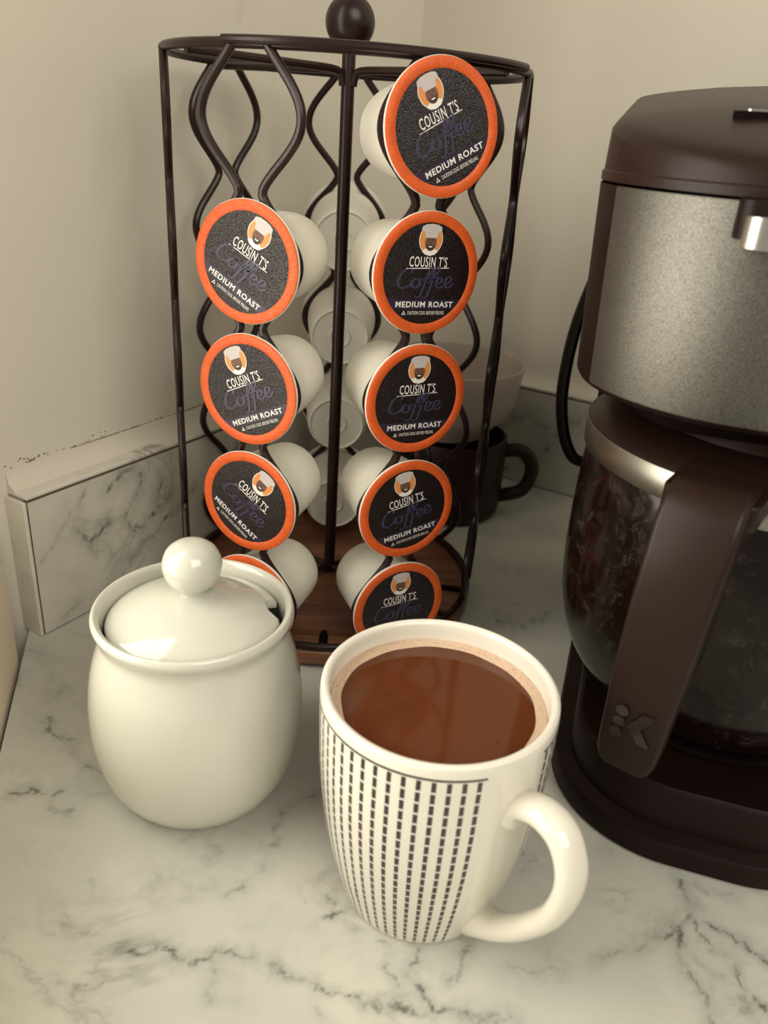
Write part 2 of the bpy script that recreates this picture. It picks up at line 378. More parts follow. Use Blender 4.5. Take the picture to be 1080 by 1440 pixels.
# splash strips
def splash(nm, P, d, nn, L, end, veins):
    r = empty(nm, (P.x, P.y, 0)); T(r, kind='structure')
    us = np.arange(.3, L, 1.0); vs = np.arange(.8, 79.2, 1.0)
    def fn(X, Y):
        return np.stack([X*d.x, X*d.y, Y], -1)
    me = grid_mesh('tile_face', us, vs, fn, M['tile'], veins); o = link('facing_tile', me, r)
    mb = MB(); a = Vector((0, 0, 0))+nn*.6; e = d*L+nn*.6
    quad_prism(mb, a, e, e+nn*2, a+nn*2, .2, 79.4); mb.build('grout_bed', M['grout'], r, smooth=0)
    mb = MB(); a = nn*2.6+d*.3; e = d*L+nn*2.6
    quad_prism(mb, a, e, e+nn*(D-3), a+nn*(D-3), .2, 79); mb.build('splash_core', M['tile_plain'], r, smooth=0)
    mb = MB(); a = nn*.1; e = d*L+nn*.1
    quad_prism(mb, a, e, e+nn*(D-.2), a+nn*(D-.2), 79.8, 82.2); mb.build('cap_strip', M['tile_plain'], r, smooth=30, bevel=.7)
    # caulk fillet with a ragged upper edge where the paint has flaked
    N = int(L/1.5); rows = []; rr = random.Random(7)
    h = 10.0
    ring = []
    for i in range(N+1):
        t = L*i/N; h += rr.uniform(-.5, .5); h = min(11, max(9.5, h)); 
        base = d*t
        pr = [(D-6.5, 82.0), (D-5.0, 83.6), (D-2.2, 85.5), (D-1.0, 90), (D-.7, 82+h), (D+.5, 82+h+.3), (D+.5, 82.0)]
        ring.append([(base.x+nn.x*q, base.y+nn.y*q, z) for q, z in pr])
    MB().loft(ring).build('caulk', M['caulk'], r, smooth=50)
    if end:
        mb = MB(); e0 = -d*2.2
        quad_prism(mb, e0+nn*.2, nn*.2-d*.15, nn*D-d*.15, e0+nn*D, .2, 79.2); mb.build('end_strip', M['tile_plain'], r, smooth=30, bevel=.5)
        mb = MB(); quad_prism(mb, -d*.5+nn*.7, nn*.7+d*.1, nn*D+d*.1, nn*D-d*.5, .2, 79.0); mb.build('grout_joint', M['grout'], r, smooth=0)
    return r
splash('trim_1', A2, U2, N2, CORN-D, True, SPLASH_VEINS)
RV = [([(90, 20), (110, 45), (130, 60), (150, 50)], .7, 3), ([(120, 10), (150, 30), (165, 60), (200, 70)], .7, 3), ([(60, 50), (100, 60), (120, 75)], .5, 3), ([(180, 20), (210, 40), (240, 65)], .6, 3)]
splash('trim_2', corner-U2*D-N2*0, V2, U2, 560, False, RV)
# flaked paint specks along the joint (left wall)
mb = MB(); rr = random.Random(3)
for i in range(150):
    t = abs(rr.gauss(18, 22)) if i < 30 else 40+(i-30)*1.9; z = 82+10.5+abs(rr.gauss(0, 1.6))*(1 if i < 30 else .15); w_ = rr.uniform(.5, 1.6) if i < 30 else 1.9; h_ = rr.uniform(.3, .8)
    p = Wl+U2*t-N2*.15; q = p+U2*w_
    quad_prism(mb, p, q, q+N2*.3, p+N2*.3, z, z+h_)
o = mb.build('flaked_paint', mat('flake_brown', (.20, .165, .12), .9), bpy.data.objects['trim_1'], smooth=0); o.location = (-A2.x*MM, -A2.y*MM, 0); o['kind'] = 'stuff'

# pale panel at the left end of the counter
pa = Vector((-157.6, -82, 0)); pd = Vector((-157.6+142.5, -82+152, 0)).normalized(); pn = Vector((-pd.y, pd.x, 0))
root = empty('side_panel', (pa.x, pa.y, 0)); mb = MB()
q = -pd*420
quad_prism(mb, Vector((0, 0, 0))+pn*1.0, q+pn*1.0, q+pn*26, pn*26, -900, 76); mb.build('panel_body', M['panel'], root, smooth=30, bevel=1.2)
T(root, 'pale cream upright panel against the left end of the marble counter', 'panel')

# ------------------------------------------------------------------ pod carousel
R = 84.4; ZT = 285.2; ZB = 15.0; PITCH = 55.63; Z0 = 259.66; PH = 24.53; STEP = 360/7
ROWS = [Z0-PITCH*i for i in range(5)]
rack = empty('pod_carousel', (0, 0, 0)); T(rack, 'black wire carousel on a round walnut base, ball knob on top', 'pod rack')
wd = MB(); wd.lathe([(0, 11.4), (78, 11.4), (85.4, 11.4), (86.2, 10.8), (86.6, 9.6), (86.6, 5), (86.2, 3.8), (85.4, 3.2), (60, 3.2), (0, 3.2)], 96); wd.build('wooden_base', M['wood'], rack)
wd = MB(); wd.lathe([(0, 3.4), (58, 3.4), (58, 0), (0, 0)], 64); wd.build('swivel_disc', M['deep'], rack)
def circ(r, z, a0=0, a1=360, n=96):
    return [(r*math.sin(rad(a0+(a1-a0)*k/n)), -r*math.cos(rad(a0+(a1-a0)*k/n)), z) for k in range(n if a1-a0 == 360 else n+1)]
MB().tube(circ(R, ZT), 2.1, 12, closed=True).build('top_ring', M['wire'], rack)
MB().tube([(p[0], p[1], p[2]) for p in circ(R+2.9, ZT+.9, -34, 60, 40)], 1.7, 10).build('ring_overlap', M['wire'], rack)
MB().tube(circ(R, ZB-1.4), 2.1, 12, closed=True).build('bottom_ring', M['wire'], rack)
MB().tube([(0, 0, 12), (0, 0, 100), (0, 0, 200), (0, 0, 291)], 3.2, 16).build('centre_post', M['wire'], rack)
k = MB(); k.lathe([(0.01, 290.2)]+[(11.5*math.cos(rad(a)), 302+11.5*math.sin(rad(a))) for a in range(-75, 90, 8)]+[(0.01, 313.5)], 40); k.build('ball_knob', M['wire'], rack)
for a in (52, 128, 232, 308):
    s, c = math.sin(rad(a)), -math.cos(rad(a))
    MB().tube(spline([(3.2*s, 3.2*c, ZT-9), (4.6*s, 4.6*c, ZT-4.5), (9*s, 9*c, ZT-2.8), (30*s, 30*c, ZT-2.4), (R*s, R*c, ZT-2)], 5), 1.8, 10).build('spoke', M['wire'], rack)
    MB().tube([(2*s, 2*c, ZB+.2), (40*s, 40*c, ZB), (R*s, R*c, ZB)], 1.8, 10).build('foot_spoke', M['wire'], rack)
for a in (PH-STEP/2+STEP*k_ for k_ in (0, 1.5, 3, 4.5, 5.5)):
    s, c = math.sin(rad(a)), -math.cos(rad(a))
    m_ = MB(); m_.tube([((R-17)*s, (R-17)*c, 12.0), ((R-13)*s, (R-13)*c, 12.4), ((R-4)*s, (R-4)*c, 12.4), ((R-1)*s, (R-1)*c, 12.0)], [1.6, 2.3, 2.3, 1.6], 12, flat=.5); m_.build('rubber_pad', M['deep'], rack)
def half_width(z):
    if z > ROWS[0]: d = (z-ROWS[0])*.92
    elif z < ROWS[4]: d = (ROWS[4]-z)*.90
    else: d = z-min(ROWS, key=lambda q: abs(q-z))
    c = .5+.5*math.cos(2*PI*d/PITCH)
    return 5.6+17.8*c**.74
def wire_path(k, side):
    a = rad(PH+k*STEP); er = Vector((math.sin(a), -math.cos(a), 0)); et = Vector((math.cos(a), math.sin(a), 0)); pts = []
    N = 120
    for i in range(N+1):
        z = ZT+(ZB-ZT)*i/N; wv = half_width(z)*side
        off = 0
        if i < 3: off = 0
        pts.append(er*(R+off)+et*wv+Vector((0, 0, z)))
    # ends hook over the rings
    return pts
for k_ in range(7):
    for side in (-1, 1):
        MB().tube(wire_path(k_, side), 2.0, 10).build('wire', M['wire'], rack)

# ------------------------------------------------------------------ pods
# local frame: x right, y up, z out of the lid; origin at the middle of the lid
def circle_pts(r, n=48, cx=0, cy=0, ry=None): return [(cx+r*math.cos(2*PI*k/n), cy+(ry or r)*math.sin(2*PI*k/n)) for k in range(n)]
def flat(mb, pts, z, mi=0): mb.add([(x, y, z) for x, y in pts], [tuple(range(len(pts)))], mi)
cup = MB()
cup.lathe([(0.01, 0.2), (25.5, 0.2), (25.7, -.3), (25.5, -1.1), (24.2, -1.5), (21.6, -1.7), (21.4, -3), (21.2, -9), (20.8, -9.6), (20.0, -20), (19.0, -31), (18.2, -37.5),
           (17.6, -40.0), (16.9, -41.3), (16.4, -41.6), (15.9, -41.2), (15.6, -40.6), (6.8, -40.6), (6.3, -41.3), (5.2, -41.3), (4.7, -40.6), (0.01, -40.6)], 56)
cup_me = cup.mesh('cup', M['cup'])
foil = MB(); foil.lathe([(20.9, .55), (21.6, .95), (24.8, .95), (25.3, .7), (25.4, .25), (20.9, .25)], 72, close=True)
foil_me = foil.mesh('foil_ring', M['orange'])
lab = MB(); lab.lathe([(0.01, .60), (12, .60), (21.3, .62), (21.5, .3), (0.01, .3)], 72); lab_me = lab.mesh('label', M['black_foil'])
def flatmesh(name, verts, faces, z, m):
    mb = MB(); mb.add([(x, y, z) for x, y in verts], faces); return mb.mesh(name, m, smooth=0)
Zp = .72
def placed(v, cx, cy): return [(x+cx, y+cy) for x, y in v]
v, f = text_verts("COUSIN T'S", 18.5, 4.4, .006)
# underline with tapered ends under the brand
n0 = len(v); v = placed(v, 0, 5.2); v += [(-10.5, 2.1), (10.5, 2.7), (10.5, 3.0), (-10.5, 2.45)]; f = list(f)+[(n0, n0+1, n0+2, n0+3)]
brand_me = flatmesh('brand_lettering', v, f, Zp, M['white_ink'])
v, f = text_verts("MEDIUM ROAST", 28.5, 2.5, .022); roast_me = flatmesh('roast_lettering', placed(v, .3, -12.6), f, Zp+.06, M['white_ink'])
v, f = text_verts("CAUTION COOL BEFORE PEELING", 18.2, 1.5, .004); v = placed(v, 1.4, -16.2); n0 = len(v)
v += [(-10.6, -17.0), (-8.6, -17.0), (-9.6, -15.3), (-10.15, -16.75), (-9.05, -16.75), (-9.6, -15.8)]
f = list(f)+[(n0, n0+1, n0+4, n0+3), (n0+1, n0+2, n0+5, n0+4), (n0+2, n0, n0+3, n0+5)]
caution_me = flatmesh('caution_lettering', v, f, Zp, M['white_ink'])
def chord(y): return math.sqrt(max(0, 21.0**2-y*y))
v = [(-chord(-10.4), -10.4), (chord(-10.4), -10.4)]+[(chord(y), y) for y in (-11.5, -12.6, -13.7, -14.6)]+[(-chord(y), y) for y in (-14.6, -13.7, -12.6, -11.5)]
band_me = flatmesh('band', v, [tuple(range(len(v)))], Zp-.05, M['navy_ink'])
# script word: brush strokes drawn as tapering ribbons
def ribbon(mb, pts, w0, z):
    P = spline([(x, y, 0) for x, y in pts], 7); n = len(P); v = []
    for i, p in enumerate(P):
        t = (P[min(i+1, n-1)]-P[max(i-1, 0)]); t.normalize(); nn_ = Vector((-t.y, t.x, 0))
        down = abs(t.y)**1.5; wd_ = w0*(.40+.75*down)*(1 if 2 < i < n-3 else .6)
        v += [tuple(p+nn_*wd_*.5), tuple(p-nn_*wd_*.5)]
    mb.add([(a, b, z) for a, b, _ in v], [(2*i, 2*i+1, 2*i+3, 2*i+2) for i in range(n-1)])
scr = MB(); strokes = [
    [(-7.2, 7.2), (-6.6, 8.6), (-8.2, 9.4), (-11.0, 7.6), (-12.8, 3.6), (-12.4, .6), (-10.2, -.6), (-7.6, .8), (-6.2, 2.6)],
    [(-4.2, 4.6), (-6.0, 3.2), (-6.2, .8), (-4.6, -.4), (-2.8, 1.2), (-2.8, 3.4), (-4.2, 4.6), (-2.2, 4.0), (-1.0, 3.8)],
    [(-1.2, 3.0), (1.2, 5.4), (3.2, 9.0), (2.4, 10.2), (1.2, 8.0), (-.6, 0), (-2.0, -4.6), (-3.6, -5.4), (-4.4, -4.4)],
    [(1.4, 1.8), (4.0, 5.4), (6.2, 9.2), (5.4, 10.6), (4.0, 8.2), (2.8, 1.0), (1.4, -4.6), (-.2, -5.6), (-1.0, -4.8)],
    [(-1.0, 4.4), (2.0, 4.8), (5.2, 5.0), (7.0, 4.8)],
    [(5.0, 1.4), (7.4, 2.6), (8.0, 4.2), (7.0, 5.0), (5.6, 3.6), (5.4, 1.0), (7.0, -.3), (9.4, 1.6)],
    [(9.2, 1.4), (11.6, 2.8), (12.4, 4.6), (11.2, 5.6), (9.8, 4.0), (9.6, 1.2), (11.4, -.1), (14.0, 2.4)]]
for i_, s_ in enumerate(strokes): ribbon(scr, [(x*1.03-.6, y*.80-5.3) for x, y in s_], 1.15 if i_ not in (2, 3) else .95, Zp+.02*i_)
script_me = scr.mesh('script_lettering', M['blue_ink'], smooth=0)
# oval portrait of a smiling cook: printed flat, layer on layer
por = MB()
flat(por, circle_pts(6.15, 40, 0, 13.5, 6.5), Zp-.03, 0)
flat(por, circle_pts(5.8, 40, 0, 13.5, 6.1), Zp, 1)
flat(por, [(-4.2, 8.4), (-1.9, 9.9), (0, 9.0), (1.9, 9.9), (4.2, 8.4), (2.6, 7.0), (0, 6.4), (-2.6, 7.0)], Zp+.03, 0)
flat(por, circle_pts(3.0, 24, 0, 12.2, 3.7), Zp+.05, 2)
flat(por, [(-2.2, 11.6), (-1.4, 11.0), (0, 11.3), (1.4, 11.0), (2.2, 11.6), (1.7, 9.6), (0, 8.6), (-1.7, 9.6)], Zp+.07, 3)
flat(por, [(-1.1, 10.7), (1.1, 10.7), (.7, 10.1), (-.7, 10.1)], Zp+.09, 0)
for sx_ in (-1, 1):
    flat(por, circle_pts(.38, 10, sx_*1.0, 12.9, .22), Zp+.09, 3); flat(por, [(sx_*.4, 13.5), (sx_*1.6, 13.6), (sx_*1.6, 13.85), (sx_*.4, 13.8)], Zp+.09, 3)
flat(por, [(-.35, 11.6), (.35, 11.6), (0, 12.7)], Zp+.09, 3)
flat(por, [(-3.1, 14.2), (3.1, 14.2), (3.6, 16.6), (5.2, 17.2), (5.0, 19.0), (3.0, 19.9), (0, 20.2), (-3.0, 19.9), (-5.0, 19.0), (-5.3, 17.2), (-3.6, 16.6)], Zp+.07, 4)
por.v = [(x*.93, (y-12.6)*.93+13.4 if abs(y-13.5) > 99 or True else y, z) for x, y, z in por.v]
por_me = por.mesh('portrait', [M['white_ink'], M['oval'], M['skin'], M['beard'], M['hat']], smooth=0)
pod0 = empty('coffee_pod')
link('cup', cup_me, pod0); fo = link('foil_ring', foil_me, pod0); la = link('label', lab_me, pod0)
for nm, me in (('band', band_me), ('brand_lettering', brand_me), ('script_lettering', script_me), ('roast_lettering', roast_me), ('caution_lettering', caution_me), ('portrait', por_me)):
    link(nm, me, la)
def place_pod(col, row, spin, label, tilt=0, yaw=0, dz=0, dr=0, first=[True]):
    a = rad(PH+col*STEP+yaw)
    o = pod0 if first[0] else copy_tree(pod0); first[0] = False
    a0 = rad(PH+col*STEP); er0 = Vector((math.sin(a0), -math.cos(a0), 0))
    er = Vector((math.sin(a), -math.cos(a), 0)); et = Vector((math.cos(a), math.sin(a), 0)); up = Vector((0, 0, 1))
    t = rad(tilt); zo = er*math.cos(t)+up*math.sin(t); yu = up*math.cos(t)-er*math.sin(t)
    s = rad(spin); x = et*math.cos(s)+yu*math.sin(s); y = yu*math.cos(s)-et*math.sin(s)
    p = er0*(R+3.6+dr)+up*(ROWS[row]+dz); p *= MM
    o.matrix_world = Matrix(((x.x, y.x, zo.x, p.x), (x.y, y.y, zo.y, p.y), (x.z, y.z, zo.z, p.z), (0, 0, 0, 1)))
    T(o, label, 'coffee pod', 'coffee pods in the wire carousel')
LBL = 'orange-rimmed black coffee pod, '
place_pod(0, 0, 27, LBL+'highest on the rack, lettering rising to the right', tilt=4, yaw=-1, dz=.6, dr=3.0)
place_pod(0, 1, -2, LBL+'second from top in the right front column')
place_pod(0, 2, -1, LBL+'middle one of the right front column')
place_pod(0, 3, 10, LBL+'fourth down the right front column')
place_pod(0, 4, 1, LBL+'lowest of the right front column, just behind the mug rim')
place_pod(-1, 1, -29, LBL+'topmost in the left front column')
place_pod(-1, 2, 24, LBL+'second down the left front column')
place_pod(-1, 3, -36, LBL+'right above the sugar bowl lid')
place_pod(-1, 4, 10, LBL+'mostly hidden behind the sugar bowl')
for r_, s_ in ((1, 'topmost of the rear column'), (2, 'second from top of the rear column'), (3, 'third from top of the rear column'), (4, 'lowest of the rear column')):
    place_pod(3, r_, 0, 'white pod cup showing its round bottom, '+s_, tilt=(6, 5, 4, 4)[r_-1])

# ------------------------------------------------------------------ sugar bowl
sb = empty('sugar_bowl', (-51.5, -165, 0)); T(sb, 'glossy white lidded sugar bowl with ball knob and spoon notch, left of the mug', 'sugar bowl')
prof = spline([(0, 1.2, 0), (20, 1.2, 0), (24.5, 0, 0), (27.5, .6, 0), (32.5, 5, 0), (37.6, 13, 0), (40.8, 23, 0), (42.6, 36, 0), (42.3, 50, 0), (40.3, 63, 0), (37.0, 74, 0), (36.0, 78.5, 0), (36.6, 82, 0), (38.0, 84.6, 0), (38.4, 86.6, 0), (37.8, 88.3, 0), (36.8, 88.6, 0), (35.4, 87.4, 0), (34.6, 85.0, 0), (34.0, 81.5, 0), (34.5, 76, 0), (37.0, 62, 0), (38.6, 48, 0), (36.0, 24, 0), (25, 6, 0), (0, 4, 0)], 5)
MB().lathe([(max(p.x, .01), max(p.y, 0)) for p in prof], 96).build('body', M['glaze'], sb, smooth=60)
# lid with a spoon notch
lid = MB(); NA = 160; th0 = rad(9); rows = []
prof_l = [(.01, 95.2), (4, 95.1), (9, 94.4), (15, 93.0), (21, 90.7), (26.5, 88.0), (30.5, 85.6), (32.6, 84.0), (33.4, 82.8), (33.2, 81.7), (32, 81.2), (28, 83.0), (20, 88.0), (10, 91.4), (.01, 92.6)]
def notch_r(a):
    d = (a-th0+PI) % (2*PI)-PI; cr = 6.6; cx = 33.8; 
    x = cx*math.cos(d); disc = cr*cr-(cx*math.sin(d))**2
    return x-math.sqrt(disc) if disc > 0 and abs(d) < .4 else 99
v = []; f = []
for r_, z_ in prof_l:
    for k_ in range(NA):
        a = 2*PI*k_/NA; rr_ = min(r_, notch_r(a)); 
        zz = z_ if r_ <= rr_+.001 else None
        if zz is None:
            if z_ > 84 or prof_l.index((r_, z_)) < 9:
                zz = float(np.interp(rr_, [q[0] for q in prof_l[:9]], [q[1] for q in prof_l[:9]]))
                if prof_l.index((r_, z_)) >= 8: zz -= 1.2
            else: zz = float(np.interp(rr_, [20, 28, 32, 33.4], [88, 83, 81.2, 81.7]))
        if prof_l.index((r_, z_)) in (9, 10, 11) and rr_ < r_: zz = float(np.interp(rr_, [20, 28, 32, 33.4], [87, 83, 81.2, 81.2]))
        v.append((rr_*math.cos(a), rr_*math.sin(a), zz))
for i in range(len(prof_l)-1):
    for k_ in range(NA):
        l_ = (k_+1) % NA; f.append((i*NA+k_, i*NA+l_, (i+1)*NA+l_, (i+1)*NA+k_))
lid.add(v, f); lo = lid.build('lid', M['glaze'], sb, smooth=50)
kn = spline([(5.6, 93.6, 0), (5.4, 95.2, 0), (6.4, 97.0, 0), (9.3, 100.2, 0), (11.0, 104.4, 0), (11.0, 108.4, 0), (9.2, 112.6, 0), (6.0, 115.2, 0), (3.0, 116.2, 0), (0.01, 116.4, 0)], 5)
MB().lathe([(p.x, p.y) for p in kn], 48).build('knob', M['glaze'], lo, smooth=60)

# ------------------------------------------------------------------ mug
mg = empty('coffee_mug', (38.8, -214.5, 0)); mg.scale = (1, 1, 1.037); T(mg, 'white mug printed with columns of black dashes, full of coffee, foremost on the counter', 'mug')
out_ = [(27.0, 0), (28.4, .4), (30.0, 4), (32.6, 13), (35.0, 23), (37.2, 35), (38.8, 47), (39.8, 60), (40.2, 72), (40.4, 82), (40.3, 86.5), (40.0, 88.2)]
in_ = [(39.0, 88.9), (37.8, 88.6), (37.0, 87.2), (36.7, 82), (36.4, 70), (35.6, 55), (32, 30), (26, 8), (0.01, 6)]
po = [(p.x, p.y) for p in spline([(a, b, 0) for a, b in out_], 5)]
m_ = MB(); m_.lathe([(0.01, 1.0), (24.5, 1.0), (25, 0)]+po[:1], 120, mi=1); m_.lathe(po, 120, mi=0); m_.lathe(po[-1:]+[(p.x, p.y) for p in spline([(a, b, 0) for a, b in in_], 4)], 120, mi=1)
m_.build('body', [M['mug'], M['mugw']], mg, smooth=60)
th = rad(-54); hp = spline([(37.0, 0, 65.5), (41.5, 0, 69.5), (49, 0, 72.5), (57, 0, 70.5), (61.8, 0, 63), (62.8, 0, 53), (59.5, 0, 40), (52, 0, 27.5), (44.5, 0, 18.5), (37.5, 0, 12.5), (29.5, 0, 9.5)], 6)
n_ = len(hp); rings = []
for i, p in enumerate(hp):
    t = (hp[min(i+1, n_-1)]-hp[max(i-1, 0)]).normalized(); a_ = Vector((-t.z, 0, t.x)); b_ = Vector((0, 1, 0))
    u_ = i/(n_-1); fl = 1+.75*math.exp(-(u_/.06)**2)+.8*math.exp(-((1-u_)/.07)**2)
    wa, wb = 4.0*fl, 6.0*(1+.35*(fl-1))
    rings.append([tuple(p+a_*wa*math.cos(2*PI*k/20)*(abs(math.cos(2*PI*k/20))**-.15 if abs(math.cos(2*PI*k/20)) > .01 else 1)+b_*wb*math.sin(2*PI*k/20)) for k in range(20)])
h = MB(); h.loft(rings); ho = h.build('handle', M['mugw'], mg, smooth=70); ho.rotation_euler = (0, 0, th)
cf = empty('coffee', (38.8, -214.5, 84.0)); T(cf, 'milky brown coffee with a ring of tan foam filling the dashed mug', 'coffee')
MB().lathe([(0.01, -1), (36.3, -1), (36.5, -.1), (34, -.05), (.01, 0)], 96).build('liquid', M['coffee'], cf)
def fr(r, z, a):
    return r if r > 34.5 else r+.18*math.sin(a*5+1)+.12*math.sin(a*13)-.5*math.cos(a-rad(70))
MB().lathe([(36.6, -.2), (36.6, .9), (36.0, .65), (35.0, .5), (33.9, .3), (33.1, .05), (33.0, -.2)], 160, rf=fr).build('foam', M['foam'], cf)
g_ = MB(); rr = random.Random(5)
for x, y, s_ in [(-18, 4, 1.1), (-17, 2.6, .7), (-24, -3, .55), (-22.5, -.5, .4), (-4, 22, .5), (-1, 22, .7), (-7, 21.6, .5), (6, 21.5, .6), (17, -19, .8), (3, -24, .4), (-8, 12, .3), (-15, 17, .3), (22, 5, .3), (-13, 20, .35)]:
    g_.add([(x+s_*.6*math.cos(q)*rr.uniform(.7, 1.3), y+s_*.6*math.sin(q)*rr.uniform(.7, 1.3), .06) for q in np.linspace(0, 2*PI, 8)[:-1]], [tuple(range(7))])
o = g_.build('coffee_grounds', M['bubble'], cf, smooth=0); o['kind'] = 'stuff'

# ------------------------------------------------------------------ coffee maker (local x to its right, y to its back)
AM = rad(-20); ex = Vector((math.cos(AM), math.sin(AM), 0)); ey = Vector((-math.sin(AM), math.cos(AM), 0))
CX, CY = 213.0, -62.0
def W(s, t): return ex*s+ey*t
o_ = W(CX, CY); cm = empty('coffee_maker', (o_.x, o_.y, 0), AM); T(cm, 'black single-cup and carafe coffee maker with speckled metal front at the right', 'coffee maker')
def rrect(x0, x1, y0, y1, r, z, n=14, rb=None):
    rb = r if rb is None else rb; pts = []
    for (cx, cy, a0, q) in ((x0+r, y0+r, 180, r), (x1-r, y0+r, 270, r), (x1-rb, y1-rb, 0, rb), (x0+rb, y1-rb, 90, rb)):
        for k in range(n+1):
            a = rad(a0+90*k/n); pts.append((cx+q*math.cos(a), cy+q*math.sin(a), z))
    return pts
def inset(i, z, r=58, zt=None, y1=150):
    p = rrect(-82+i, 82-i, -76+i, y1-i, max(r-i, 2), z, 16, rb=max(20-i, 2))
    if zt: p = [(x, y, zz+zt*(y+76)) for x, y, zz in p]
    return p
# base plinth
def bring(i, z): return rrect(-63+i, 66-i, -87+i, 150-i, 52-i, z, 16, rb=18-min(i, 15))
MB().loft([bring(1.5, 0), bring(0, 1.5), bring(0, 9), bring(1.2, 11), bring(7, 13), bring(8, 30), bring(9.5, 32)]).build('base', M['plastic'], cm, smooth=40)
MB().lathe([(.01, 31.5), (52, 31.5), (56, 31.8), (56.5, 34), (55, 34.8), (50, 34.2), (.01, 34.2)], 72).build('warming_plate', M['deep'], cm)
# rear column
MB().loft([rrect(-74, 76, 80, 150, 14, z, 8) for z in (20, 100, 176)]).build('rear_column', M['plastic'], cm, smooth=40)
# brew head: black shell with a metal wrap in front
MB().loft([inset(1.2, 178), inset(0, 180), inset(-2.5, 246.6)]).build('head_shell', M['plastic'], cm, smooth=40)
pl = [p for p in rrect(-82, 82, -76, 150, 58, 0, 40, rb=20)]
# wrap stops short on the left: bare black shell imitates the metal's dark reflection
front = [p for p in pl if p[1] < (-46 if p[0] < 0 else -24)]
front.sort(key=lambda p: math.atan2(p[1]+18, p[0]))
def offs(p, d):
    # outward offset of the outline
    cx = max(-24, min(24, p[0])); cy = max(-18, p[1]) if p[1] > -18 else -18
    q = Vector((p[0]-cx, p[1]-cy, 0)); q.normalize() if q.length else None
    return (p[0]+q.x*d, p[1]+q.y*d)
v = []; f = []; nf = len(front)
for d, z in ((-.5, 180.0), (.5, 180.0), (.7, 180.6), (.7, 246.0), (.4, 246.6), (-.5, 246.6)):
    for p in front: x, y = offs(p, d+2.5*(z-180)/66.6); v.append((x, y, z))
for i in range(5):
    for k_ in range(nf-1): f.append((i*nf+k_, i*nf+k_+1, (i+1)*nf+k_+1, (i+1)*nf+k_))
f.append(tuple(i*nf for i in range(6))); f.append(tuple(i*nf+nf-1 for i in range(6)))
wrap = MB(); wrap.add(v, f); wrap_o = wrap.build('metal_wrap', M['metal'], cm, smooth=40); wrap_o['label'] = 'speckled grey metal front panel'
# recess under the head
MB().loft([inset(24, 168, 50), inset(20, 178.5, 52)]).build('brew_basket', M['deep'], cm, smooth=40)
# top lid
def lidring(i, dz):
    out = []
    for x, y, _ in inset(i, 0, 58):
        k = max((y+78)/230, 0); zt = 256.5+27*math.tanh(44*k/27) if dz is not None else 0
        out.append((x, y, zt+dz))
    return out
MB().loft([inset(-1.5, 247.2), inset(-2.6, 247.6), inset(-2.6, 250.4), inset(-2.0, 250.9), lidring(-1.6, -3), lidring(0, -.6), lidring(2, .8), lidring(6, 1.9), lidring(12, 3.1), lidring(22, 4.6), lidring(38, 6.4), lidring(56, 7.6), lidring(70, 8.0)]).build('top_lid', M['satin'], cm, smooth=30)
# lid grip slot
s_ = MB(); s_.loft([rrect(-46, 20, -41.5, -35.5, 3, z, 6) for z in (264, 271.0)]); s_.build('grip_slot', M['deep'], cm)
s_ = MB(); s_.loft([rrect(-42.5, 18, -40.6, -36.6, 2, z, 6) for z in (266, 271.6)]); s_.build('grip_trim', M['chrome'], cm)
# latch hanging over the wrap
lt = MB(); lt.loft([rrect(-41.5, -8, -82.5, -70, 5, z, 6) for z in (236.5, 247.4)]); lt.build('latch', M['plastic'], cm, bevel=.4)
lt = MB(); lt.loft([rrect(-39.5, -10, -86, -74, 6, z, 6) for z in (234.2, 234.8, 242.6, 243.2)]); lt.build('latch_button', M['chrome'], cm, bevel=.4)
# lettering on the curved front: plan arclength -> outline point
seg = [offs(p, .9) for p in front]; acc = [0]
for a, b in zip(seg[:-1], seg[1:]): acc.append(acc[-1]+math.hypot(b[0]-a[0], b[1]-a[1]))
def on_front(u):
    x = np.interp(u, acc, [q[0] for q in seg]); y = np.interp(u, acc, [q[1] for q in seg]); return float(x), float(y)
uc = float(np.interp(-38, [q[0] for q in seg], acc))     # arc position of the emblem's dots
def wrap_text(name, v, f, u0, z0):
    mb = MB()
    for d in (0,):
        mb.add([(*on_front(u0+x), z0+y) for x, y in v], f)
    o = mb.build(name, M['logo'], cm, smooth=0); return o
def emblem(sc_=1.0):
    v = []; f = []
    for cx, cy in ((.3, 3.0), (.0, 0), (-.3, -3.0)):
        n0 = len(v); v += circle_pts(1.32, 20, cx, cy); f.append(tuple(range(n0, n0+20)))
    n0 = len(v); v += [(1.9, 0), (4.6, 4.0), (7.1, 4.0), (4.5, 0), (7.0, -4.0), (4.5, -4.0)]
    f += [(n0, n0+3, n0+2, n0+1), (n0, n0+5, n0+4, n0+3)]
    return v, f
v, f = emblem(); wrap_text('emblem', v, f, uc, 209.3)
v, f = text_verts('EURIG', 38, 8.0, .03); wrap_text('maker_lettering', v, f, uc+8.6+19, 209.2)
# power cord hanging behind the left side
cord = spline([(-62, 150, 230), (-78, 146, 216), (-88, 140, 190), (-94, 132, 160), (-95, 126, 128), (-91, 122, 106), (-84, 118, 92), (-76, 118, 88), (-60, 122, 90)], 8)
MB().tube([tuple(p) for p in cord], 5.6, 12, flat=.6).build('power_cord', M['plastic'], cm)

